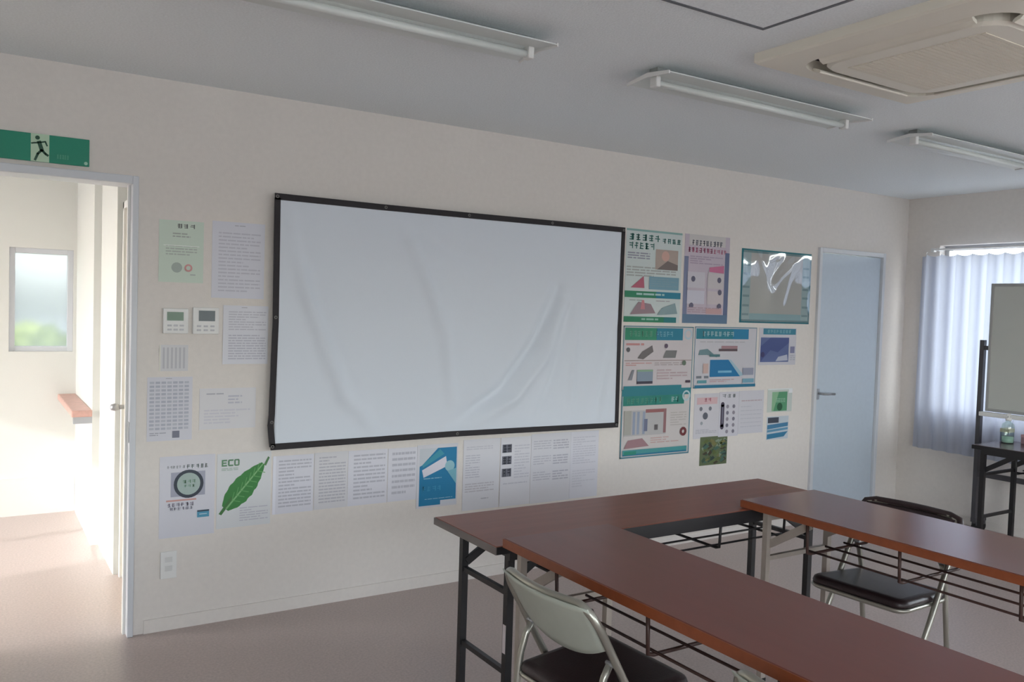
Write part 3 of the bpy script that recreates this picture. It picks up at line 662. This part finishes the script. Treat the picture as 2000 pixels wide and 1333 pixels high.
s.rect(.0, .0, 1, .10, (34, 124, 136), 'top_band').rect(.02, .10, .90, .24, (32, 128, 116), 'title_band').glyphs(.06, .13, .58, .21, 8, (88, 156, 134)).glyphs(.70, .125, .82, .205, 2, (166, 206, 204)).disc(.93, .12, .06, (180, 205, 210), 'round_logo', .04)
s.rect(.04, .31, .64, .68, (182, 180, 180), 'picture_field').rect(.34, .30, .64, .35, (150, 96, 96), 'roof_picture').rect(.60, .30, .64, .66, (146, 106, 108), 'roof_picture')
for u in (.16, .22, .30): s.rect(u, .33, u+.035, .66, (150, 160, 180), 'pillar_picture')
s.rect(.32, .44, .37, .62, (110, 116, 140), 'doorway_picture').rect(.47, .53, .52, .61, (98, 92, 94), 'dark_picture').rect(.04, .31, .14, .66, (170, 168, 160), 'wall_picture').rows(.70, .36, .94, .58, 6, (176, 170, 164), .4).disc(.90, .66, .05, (110, 44, 50), 'red_disc', .02)
s.poly([(.05, .86), (.40, .84), (.30, .72), (.10, .74)], (160, 124, 130), 'vehicle_picture').rows(.42, .72, .84, .82, 3, (196, 146, 142), .4, 'red_text').rect(.03, .88, .96, .94, (70, 150, 152), 'bottom_band').rect(.03, .94, .96, .965, (40, 120, 150), 'bottom_line').rect(.05, .90, .22, .95, (40, 140, 120), 'green_mark').done()
s = Sheet('notice', (3.364, 3.598, .679, .976), (206, 204, 210), 'white notice with red heading right of the building poster', 'notice')
s.rect(.10, .09, .9, .24, (214, 180, 184), 'pink_field').glyphs(.36, .10, .66, .18, 2, (168, 90, 104)).disc(.44, .50, .10, (92, 96, 106), 'dark_figure').disc(.26, .34, .06, (120, 122, 132), 'dark_figure').disc(.62, .34, .06, (120, 122, 132), 'dark_figure').disc(.30, .66, .05, (160, 164, 172), 'dark_figure').rows(.08, .8, .9, .9, 3, (168, 168, 178)).done()
s = Sheet('notice', (3.592, 3.778, .681, .982), (208, 206, 214), 'narrow notice with dark upright tyre picture, second beside the building poster', 'notice', lift=.002)
s.glyphs(.12, .05, .85, .13, 3, (132, 140, 144)).rect(.08, .28, .26, .78, (70, 62, 80), 'tyre_picture').disc(.17, .28, .09, (70, 62, 80), 'tyre_picture').disc(.17, .78, .09, (70, 62, 80), 'tyre_picture').rect(.15, .34, .20, .7, (120, 120, 136), 'tyre_groove')
for k in range(5):
    for c in (.42, .74): s.disc(c, .33+.14*k, .07, (124, 122, 136) if (k+int(c*10)) % 2 else (150, 144, 156), 'round_picture')
s.done()
s = Sheet('notice', (3.781, 4.026, .690, .985), (206, 205, 212), 'faint lined white notice right of the tyre picture notice', 'notice')
s.rows(.1, .22, .92, .25, 1, (178, 150, 158), .9, 'red_text', 0).rows(.08, .36, .92, .92, 6, (184, 184, 194), .2, short=.3).done()
s = Sheet('forest_photo', (3.430, 3.682, .498, .688), (96, 108, 76), 'small dark green forest photograph above the table', 'photograph', lift=.001)
M_PH = mat('forest_print', (88, 104, 66), .4, noise=(14, .75, 5)); R = random.Random(9)
for k in range(60):
    u, v = R.uniform(.04, .92), R.uniform(.04, .90); wd, hd = R.uniform(.10, .28), R.uniform(.10, .24)
    u, v = min(u, .98-wd), min(v, .98-hd)
    c = R.choice([(58, 84, 66), (100, 116, 70), (120, 118, 72), (70, 104, 92), (66, 60, 44), (46, 66, 60), (134, 150, 130), (92, 104, 56)])
    s.poly([(u, v+hd*.6), (u+wd*.3, v+hd), (u+wd, v+hd*.5), (u+wd*.6, v)], c, 'foliage_patch')
s.done()
s = Sheet('leaflet', (4.064, 4.320, .826, .991), (200, 208, 202), 'green leaflet in a clear sleeve left of the door handle', 'leaflet')
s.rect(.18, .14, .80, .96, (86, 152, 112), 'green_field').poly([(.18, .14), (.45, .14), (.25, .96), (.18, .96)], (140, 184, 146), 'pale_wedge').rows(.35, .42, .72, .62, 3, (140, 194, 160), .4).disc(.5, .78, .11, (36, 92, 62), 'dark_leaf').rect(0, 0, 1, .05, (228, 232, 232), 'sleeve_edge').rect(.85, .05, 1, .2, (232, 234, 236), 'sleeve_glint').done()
s = Sheet('leaflet', (4.068, 4.292, .633, .795), (196, 206, 214), 'blue striped leaflet below the green leaflet', 'leaflet')
s.rect(.04, .04, .54, .28, (66, 72, 86), 'dark_block').poly([(.02, .55), (.98, .45), (.98, .28), (.02, .36)], (70, 128, 166), 'blue_stripe').poly([(.02, .68), (.98, .60), (.98, .50), (.02, .58)], (96, 150, 182), 'blue_stripe').poly([(.02, .97), (.8, .90), (.98, .68), (.02, .76)], (52, 124, 160), 'blue_stripe').done()

# ------------------------------------------------------------------ wall controls
def controller(x0, x1, z0, z1, lcd, label, dark):
    r = empty('wall_controller', ((x0+x1)/2, 0, z0), label=label, cat='controller')
    part(MB().box(x0, x1, -.016, -.0003, z0, z1, .003), 'housing', M_WHITE, r)
    part(MB().box(lcd[0], lcd[1], -.0172, -.015, lcd[2], lcd[3]), 'display', mat('lcd_dark' if dark else 'lcd_green', (62, 76, 82) if dark else (92, 122, 100), .25), r)
    for k in range(3):
        for j in range(2):
            u = x0+.018+k*(x1-x0-.05)/2.2; part(MB().box(u, u+.018, -.018, -.0155, z0+.014+.018*j, z0+.022+.018*j, .001), 'button', mat('button_grey', (198, 198, 202), .5), r)
controller(.106, .212, 1.338, 1.450, (.122, .191, 1.396, 1.434), 'white wall controller with green display by the doorway', False)
controller(.231, .345, 1.337, 1.457, (.256, .327, 1.396, 1.443), 'white wall controller with dark display, right one of the pair', True)
r = empty('wall_outlet', (.145, 0, .234), label='white wall outlet plate low beside the doorway', cat='outlet')
part(MB().box(.111, .180, -.009, -.0003, .236, .358, .002), 'cover_plate', M_WHITE, r)
for z in (.27, .31): part(MB().box(.130, .161, -.0105, -.008, z, z+.024, .001), 'socket', mat('socket_face', (216, 216, 214), .4), r)

# ------------------------------------------------------------------ tables
def folding_table(name, label, x0, x1, y0, y1, ztop, th, axis, top_m, edge_m, leg_m, sec, brace_m, rack_m, inset, side, rack=True, nw=4, long_m=None, skirt=True):
    """axis 0/1: long direction.  sec: leg radius / half width"""
    r = empty(name, ((x0+x1)/2, (y0+y1)/2, 0), label=label, cat='table', group='folding meeting tables')
    part(MB().box(x0+.002, x1-.002, y0+.002, y1-.002, ztop-th+.003, ztop, .003), 'tabletop', top_m, r)
    e = .0035
    for k, a in enumerate(((x0, x0+e, y0, y1), (x1-e, x1, y0, y1), (x0+e, x1-e, y0, y0+e), (x0+e, x1-e, y1-e, y1))):
        part(MB().box(*a, ztop-th, ztop-.002), 'edge_band', (long_m or edge_m) if (k > 1) == (axis == 0) else edge_m, r)
    zb = ztop-th
    l0, l1, s0, s1 = (x0, x1, y0, y1) if axis == 0 else (y0, y1, x0, x1)
    P = (lambda l, s, z: (l, s, z)) if axis == 0 else (lambda l, s, z: (s, l, z))
    # long steel skirt rails below the top
    for s in ((s0+.012, s1-.012) if skirt else (s0+.12, s1-.12)):
        part(MB().obox(P(l0+.06, s, zb-.014), P(l1-.06, s, zb-.014), .012, .028), 'skirt_rail', leg_m, r)
    for end, sg in ((l0+inset, 1), (l1-inset, -1)):
        for s in (s0+side, s1-side):
            b = MB().obox(P(end, s, .012), P(end, s, zb-.004), sec*2, sec*2, upv=(1, 0, 0)); lg_ = part(b, 'leg', leg_m, r)
            ft = MB().obox(P(end, s, 0), P(end, s, .016), sec*2.4, sec*2.4, upv=(1, 0, 0)); o = ft.build('foot_cap', M_RUBBER, None); o.parent = lg_
            # folding brace: two flat bars and a channel
            sd = .012 if s < (s0+s1)/2 else -.012
            part(MB().obox(P(end+sg*.005, s+sd, zb-.135), P(end+sg*.20, s+sd, zb-.012), .012, .03), 'folding_brace', brace_m, r)
        for z in (.51, .23):
            part(MB().obox(P(end, s0+side, z), P(end, s1-side, z), .018, .018), 'crossbar', leg_m, r)
        part(MB().obox(P(end, s0+side, zb-.02), P(end, s1-side, zb-.02), .022, .03), 'crossbar', leg_m, r)
    if rack:
        zr = ztop-.145; ra, rb = l0+inset+.18, l1-inset-.18
        for k in range(nw):
            s = s0+.06+(s1-s0-.12)*k/(nw-1)
            part(MB().tube([P(ra, s, zr), P(rb, s, zr)], .0045, 8), 'rack_wire', rack_m, r)
        for l in (ra+.02, (ra*2+rb)/3, (ra+rb*2)/3, rb-.02):
            part(MB().tube([P(l, s0+.035, zb-.005), P(l, s0+.04, zr-.004), P(l, s0+.06, zr-.01), P(l, s1-.06, zr-.01), P(l, s1-.04, zr-.004), P(l, s1-.035, zb-.005)], .006, 8), 'rack_hanger', rack_m, r)
    return r
folding_table('folding_table', 'brown folding table with black legs standing along the poster wall', .872, 2.655, -1.615, -1.165, .70, .028, 0, M_WOOD_A, M_EDGE_GREY, M_BLACK, .013, M_BLACK, M_BLACK, .098, .065, True, 4, M_BLACK)
folding_table('folding_table', 'brown folding table with cream legs in the foreground, nearest the camera', .8875, 1.335, -3.43, -1.632, .733, .031, 1, M_WOOD_B, M_EDGE, M_CREAM, .012, M_CREAM, M_BROWNST, .06, .04, True, 4, None, False)
folding_table('folding_table', 'brown folding table with cream legs on the window side of the open square', 2.092, 2.56, -3.365, -1.565, .733, .031, 1, M_WOOD_C, M_EDGE, M_CREAM, .012, M_CREAM, M_BROWNST, .11, .04, True, 4, None, False)
td = folding_table('folding_table', 'dark folding table beside the whiteboard at the right edge', 4.925, 5.375, -2.77, -.965, .70, .028, 1, M_DWOOD, M_BLACK, M_BLACK, .0135, M_BLACK, M_BLACK, .065, .03, True, 4)
# tape label on the near black table leg
ta = [o for o in C.objects if o.name == 'folding_table'][0]
part(MB().box(.9558, .957, -1.559, -1.541, .30, .40), 'tape_label', mat('tape_white', (226, 216, 220), .5), ta)

# ------------------------------------------------------------------ folding chairs
def make_chair():
    r = empty('folding_chair')
    hw = .205
    R = .0115
    def rot(p): return p
    # main inverted-U frame: back top to front feet
    b = MB()
    pts = [(.20, -hw, .012)]
    top = []
    def line(t, y): return (.20-.41*t, y, .012+.718*t)
    pts = [line(0, -hw), line(.5, -hw), line(.90, -hw)]
    for k in range(1, 7):
        a = math.radians(15*k); pts.append((.20-.41*(.90+.10*math.sin(a)), -hw+.05*(1-math.cos(a)), .012+.718*(.90+.10*math.sin(a))))
    for k in range(1, 6):
        y = -hw+.05+(2*hw-.10)*k/6; pts.append((.20-.41-.022*math.sin(math.pi*k/6), y, .73))
    for k in range(6, 0, -1):
        a = math.radians(15*k); pts.append((.20-.41*(.90+.10*math.sin(a)), hw-.05*(1-math.cos(a)), .012+.718*(.90+.10*math.sin(a))))
    pts += [line(.90, hw), line(.5, hw), line(0, hw)]
    b.tube(pts, R, 10).build('main_frame', M_CHROME, r)
    # rear leg hoop
    for y in (-hw+.026, hw-.026):
        MB().tube([(-.118, y, .555), (-.135, y, .525), (-.155, y, .46), (-.165, y, .37), (-.22, y, .012)], R*.9, 10).build('rear_leg', M_CHROME, r)
        MB().tube([(-.118, y+(.026 if y > 0 else -.026), .56), (-.118, y-(.012 if y > 0 else -.012), .56)], .006, 8).build('pivot_bolt', M_ALU, r)
    MB().tube([(-.205, -hw+.026, .11), (-.205, hw-.026, .11)], R*.8, 8).build('rear_stretcher', M_CHROME, r)
    MB().tube([(.145, -hw, .108), (.145, hw, .108)], R*.8, 8).build('front_stretcher', M_CHROME, r)
    # feet
    for x, y in ((.20, -hw), (.20, hw), (-.22, -hw+.026), (-.22, hw-.026)):
        MB().lathe([(.015, 0), (.016, .004), (.015, .03), (.012, .034)], (x, y, 0), 12).build('foot_cap', M_RUBBER, r)
    # seat: steel pan and padded cushion
    def seat_loop(inset, zz):
        p = []
        for cx, cy, a, rr in ((.19-.05, hw-.055, 0, .05), (-.165+.04, hw-.055, 90, .04), (-.165+.04, -hw+.055, 180, .04), (.19-.05, -hw+.055, 270, .05)):
            for k in range(6):
                t = math.radians(a+18*k); p.append((cx+(rr-inset)*math.cos(t), cy*(1.0 if cx > 0 else .97)+(rr-inset)*math.sin(t), zz + (cx+.0)*.06))
        return p
    def loft(loops):
        b = MB(); R_ = [[b.bm.verts.new(q) for q in l] for l in loops]; n = len(R_[0])
        for p, q in zip(R_, R_[1:]):
            for k in range(n):
                f = b.bm.faces.new((p[k], p[(k+1) % n], q[(k+1) % n], q[k])); f.smooth = True
        b.bm.faces.new(R_[0][::-1]); b.bm.faces.new(R_[-1]); return b
    loft([seat_loop(.014, .405), seat_loop(0, .412), seat_loop(-.006, .42), seat_loop(0, .427)]).build('seat_pan', M_CHROME, r)
    loft([seat_loop(.002, .4275), seat_loop(-.001, .437), seat_loop(.004, .449), seat_loop(.014, .455), seat_loop(.032, .457)]).build('seat_pad', M_VINYL, r)
    # curved backrest: steel plate outside, padded inside
    def back(off, th, z0, z1, wd, taper):
        b = MB(); NU, NV = 16, 8; G = []
        for sgn_ in (0, 1):
            g_ = []
            for i in range(NU+1):
                u = -1+2*i/NU; row = []
                for k in range(NV+1):
                    v = k/NV; z = z0+(z1-z0)*v
                    lowcut = .045*abs(u)**2.4*(1-v)
                    z2 = z + lowcut
                    xx = .20-.41*((z2-.012)/.718) - .030*(1-u*u) + off - th*sgn_
                    half = wd*(1-taper*(1-v)*.5)
                    row.append(b.bm.verts.new((xx, u*half, z2)))
                g_.append(row)
            G.append(g_)
        for g_ in G:
            for i in range(NU):
                for k in range(NV):
                    f = b.bm.faces.new((g_[i][k], g_[i+1][k], g_[i+1][k+1], g_[i][k+1])); f.smooth = True
        for i in range(NU):
            for k in (0, NV): b.bm.faces.new((G[0][i][k], G[0][i+1][k], G[1][i+1][k], G[1][i][k]))
        for k in range(NV):
            for i in (0, NU): b.bm.faces.new((G[0][i][k], G[0][i][k+1], G[1][i][k+1], G[1][i][k]))
        return b
    back(-.004, .004, .555, .728, .196, .10).build('back_plate', M_PLATE, r)
    back(.018, .022, .575, .722, .186, .10).build('back_pad', M_VINYL, r)
    MB().tube([(-.135, -.135, .64), (-.150, -.135, .64)], .006, 10).build('rivet', M_ALU, r)
    MB().tube([(-.135, .135, .64), (-.150, .135, .64)], .006, 10).build('rivet', M_ALU, r)
    return r
proto = make_chair()
CH = [((.945, -2.085), .03, 'folding chair with grey metal back, front left, pushed toward the near table'),
      ((2.445, -1.985), math.pi+.06, 'folding chair tucked under the window side table, dark back showing above it'),
      ((1.005, -2.925), .0, 'folding chair at the bottom edge showing only its metal back tube')]
for i, ((x, y), rz, lb) in enumerate(CH):
    o = proto if i == 0 else copy_tree(proto)
    o.location = (x, y, 0); o.rotation_euler.z = rz; tag(o, lb, 'chair', 'folding chairs around the meeting tables')
    if i == 1:      # its padding is rolled over the top bar
        MB().tube([(-.185, -.212, .690), (-.205, -.198, .722), (-.212, -.155, .733)] + [(-.21-.022*math.sin(math.pi*k/6), -.155+.31*k/6, .733) for k in range(1, 6)] + [(-.212, .155, .733), (-.205, .198, .722), (-.185, .212, .690)], .0135, 10).build('back_pad_roll', M_VINYL, o)

# ------------------------------------------------------------------ window side: curtain, rail, whiteboard
def curtain(y0, y1, label, seed):
    r = empty('curtain', (XR-.07, (y0+y1)/2, .52), label=label, cat='curtain', group='grey curtains at the wide window')
    b = MB(); n = 140; R = random.Random(seed); ph = R.uniform(0, 6); cols = []
    L = y0-y1
    for i in range(n+1):
        t = i/n; col = []
        for k in range(25):
            v = k/24; z = 2.0-(2.0-.525)*v
            f = 2*math.pi*(L/.115)*t + ph
            amp = .010+.012*(1-v)**.5+.004*math.sin(3*t+seed)
            x = XR-.105 + amp*math.sin(f) + .004*math.sin(.5*f+2*v+seed)
            y = y0-L*t + .006*math.sin(2*f)*(1-.4*v)
            if k == 0: z -= .016*(.5+.5*math.cos(f*1.0))      # sag between the hooks
            if k == 24: z += .004*math.sin(5*t+seed)
            col.append(b.bm.verts.new((x, y, z)))
        cols.append(col)
    for i in range(n):
        for k in range(24): b.bm.faces.new((cols[i][k], cols[i+1][k], cols[i+1][k+1], cols[i][k+1]))
    o = part(b, 'curtain_cloth', M_CURTAIN, r, smooth=True)
    nh = int(L/.115)
    for k in range(nh):
        y = y0-L*(k+.3)/nh
        part(MB().tube([(XR-.105, y, 1.985), (XR-.100, y, 2.015), (XR-.085, y, 2.020)], .002, 6), 'hook', M_WHITE, r)
    return r
curtain(-.19, -1.16, 'grey translucent curtain panel nearest the room corner', 1)
curtain(-1.18, -2.12, 'grey translucent curtain panel hidden behind the whiteboard', 2)
r = empty('curtain_rail', (XR-.07, -1.15, 2.035), label='white curtain rail above the window', cat='curtain rail')
part(MB().box(XR-.083, XR-.057, -2.14, -.25, 2.034, 2.046, .002), 'rail', M_WHITE, r)
for y in (-.29, -1.15, -2.05): part(MB().box(XR-.06, XR-.0002, y-.012, y+.012, 2.03, 2.055), 'bracket', M_WHITE, r)
part(MB().box(XR-.088, XR-.052, -.275, -.25, 2.022, 2.05, .003), 'end_cap', M_WHITE, r)

wb = empty('whiteboard', (5.45, -1.66, 0), label='rolling whiteboard standing in front of the window', cat='whiteboard')
wy0, wy1 = -2.55, -.765
M_WB = mat('whiteboard_face', (196, 198, 192), .3)
part(MB().box(5.442, 5.466, wy0+.02, wy1-.02, .895, 1.755), 'board_face', M_WB, wb)
for a in ((wy0, wy0+.02, .875, 1.775), (wy1-.02, wy1, .875, 1.775)): part(MB().box(5.436, 5.472, *a, .003), 'board_frame', mat('board_frame_grey', (170, 170, 168), .4, .2), wb)
for a in ((wy0+.02, wy1-.02, .875, .895), (wy0+.02, wy1-.02, 1.755, 1.775)): part(MB().box(5.436, 5.472, *a, .003), 'board_frame', mat('board_frame_grey', (170, 170, 168)), wb)
part(MB().box(5.385, 5.436, wy0+.06, wy1+.015, .842, .872, .004), 'pen_tray', M_WHITE, wb)
for y in (wy1+.045, wy0-.045):
    part(MB().obox((5.455, y, .07), (5.455, y, 1.375), .034, .03, upv=(0, 1, 0)), 'post', M_DARKGREY, wb)
    part(MB().obox((5.44, y, .085), (5.585, y, .085), .035, .03), 'foot_bar', M_DARKGREY, wb)
    part(MB().obox((5.455, y, 1.32), (5.455, y-(.05 if y > -1.5 else -.05), 1.32), .03, .03), 'pivot', M_DARKGREY, wb)
    for x in (5.47, 5.565):
        c = part(MB().tube([(x, y-.012, .03), (x, y+.012, .03)], .03, 16), 'caster', M_RUBBER, wb)
        part(MB().box(x-.012, x+.012, y-.018, y+.018, .045, .075), 'caster_fork', M_DARKGREY, wb)
part(MB().obox((5.455, wy1+.045, .42), (5.455, wy0-.045, .42), .025, .035), 'stretcher', M_DARKGREY, wb)

# things on the dark table
r = empty('spray_bottle', (5.23, -1.035, .70), label='clear plastic pump bottle on the dark table', cat='bottle')
M_PET = thin_glass('bottle_plastic', (.86, .93, .88), .12, .08)
part(MB().lathe([(.034, .001), (.038, .006), (.038, .11), (.034, .128), (.016, .142), (.015, .152)], (5.23, -1.035, .70), 28), 'bottle_body', M_PET, r)
part(MB().lathe([(.033, .004), (.0355, .008), (.0355, .045), (.001, .0455)], (5.23, -1.035, .70), 24), 'liquid', mat('liquid_pale', (176, 206, 196), .1), r)
b = MB().lathe([(.018, .150), (.018, .168), (.006, .17), (.006, .186)], (5.23, -1.035, .70), 16); b.obox((5.245, -1.035, .890), (5.195, -1.035, .888), .014, .012)
part(b, 'pump_head', M_WHITE, r)
def carton(name, x, y, wx, wy, hz, rgb, rgb2, label):
    r = empty(name, (x, y, .70), label=label, cat='box')
    part(MB().box(x-wx/2, x+wx/2, y-wy/2, y+wy/2, .7003, .70+hz, .003), 'carton_body', pm(rgb), r)
    part(MB().box(x-wx/2-.001, x+wx/2+.001, y-wy/2-.001, y+wy/2+.001, .70+hz*.72, .70+hz+.002, .002), 'carton_lid', pm(rgb2), r)
carton('small_box', 5.32, -.985, .07, .06, .085, (120, 132, 160), (196, 186, 164), 'small blue and beige box on the dark table behind the bottle')
carton('small_box', 5.33, -1.14, .08, .10, .06, (150, 120, 128), (176, 140, 146), 'small pinkish box on the dark table at the right edge')
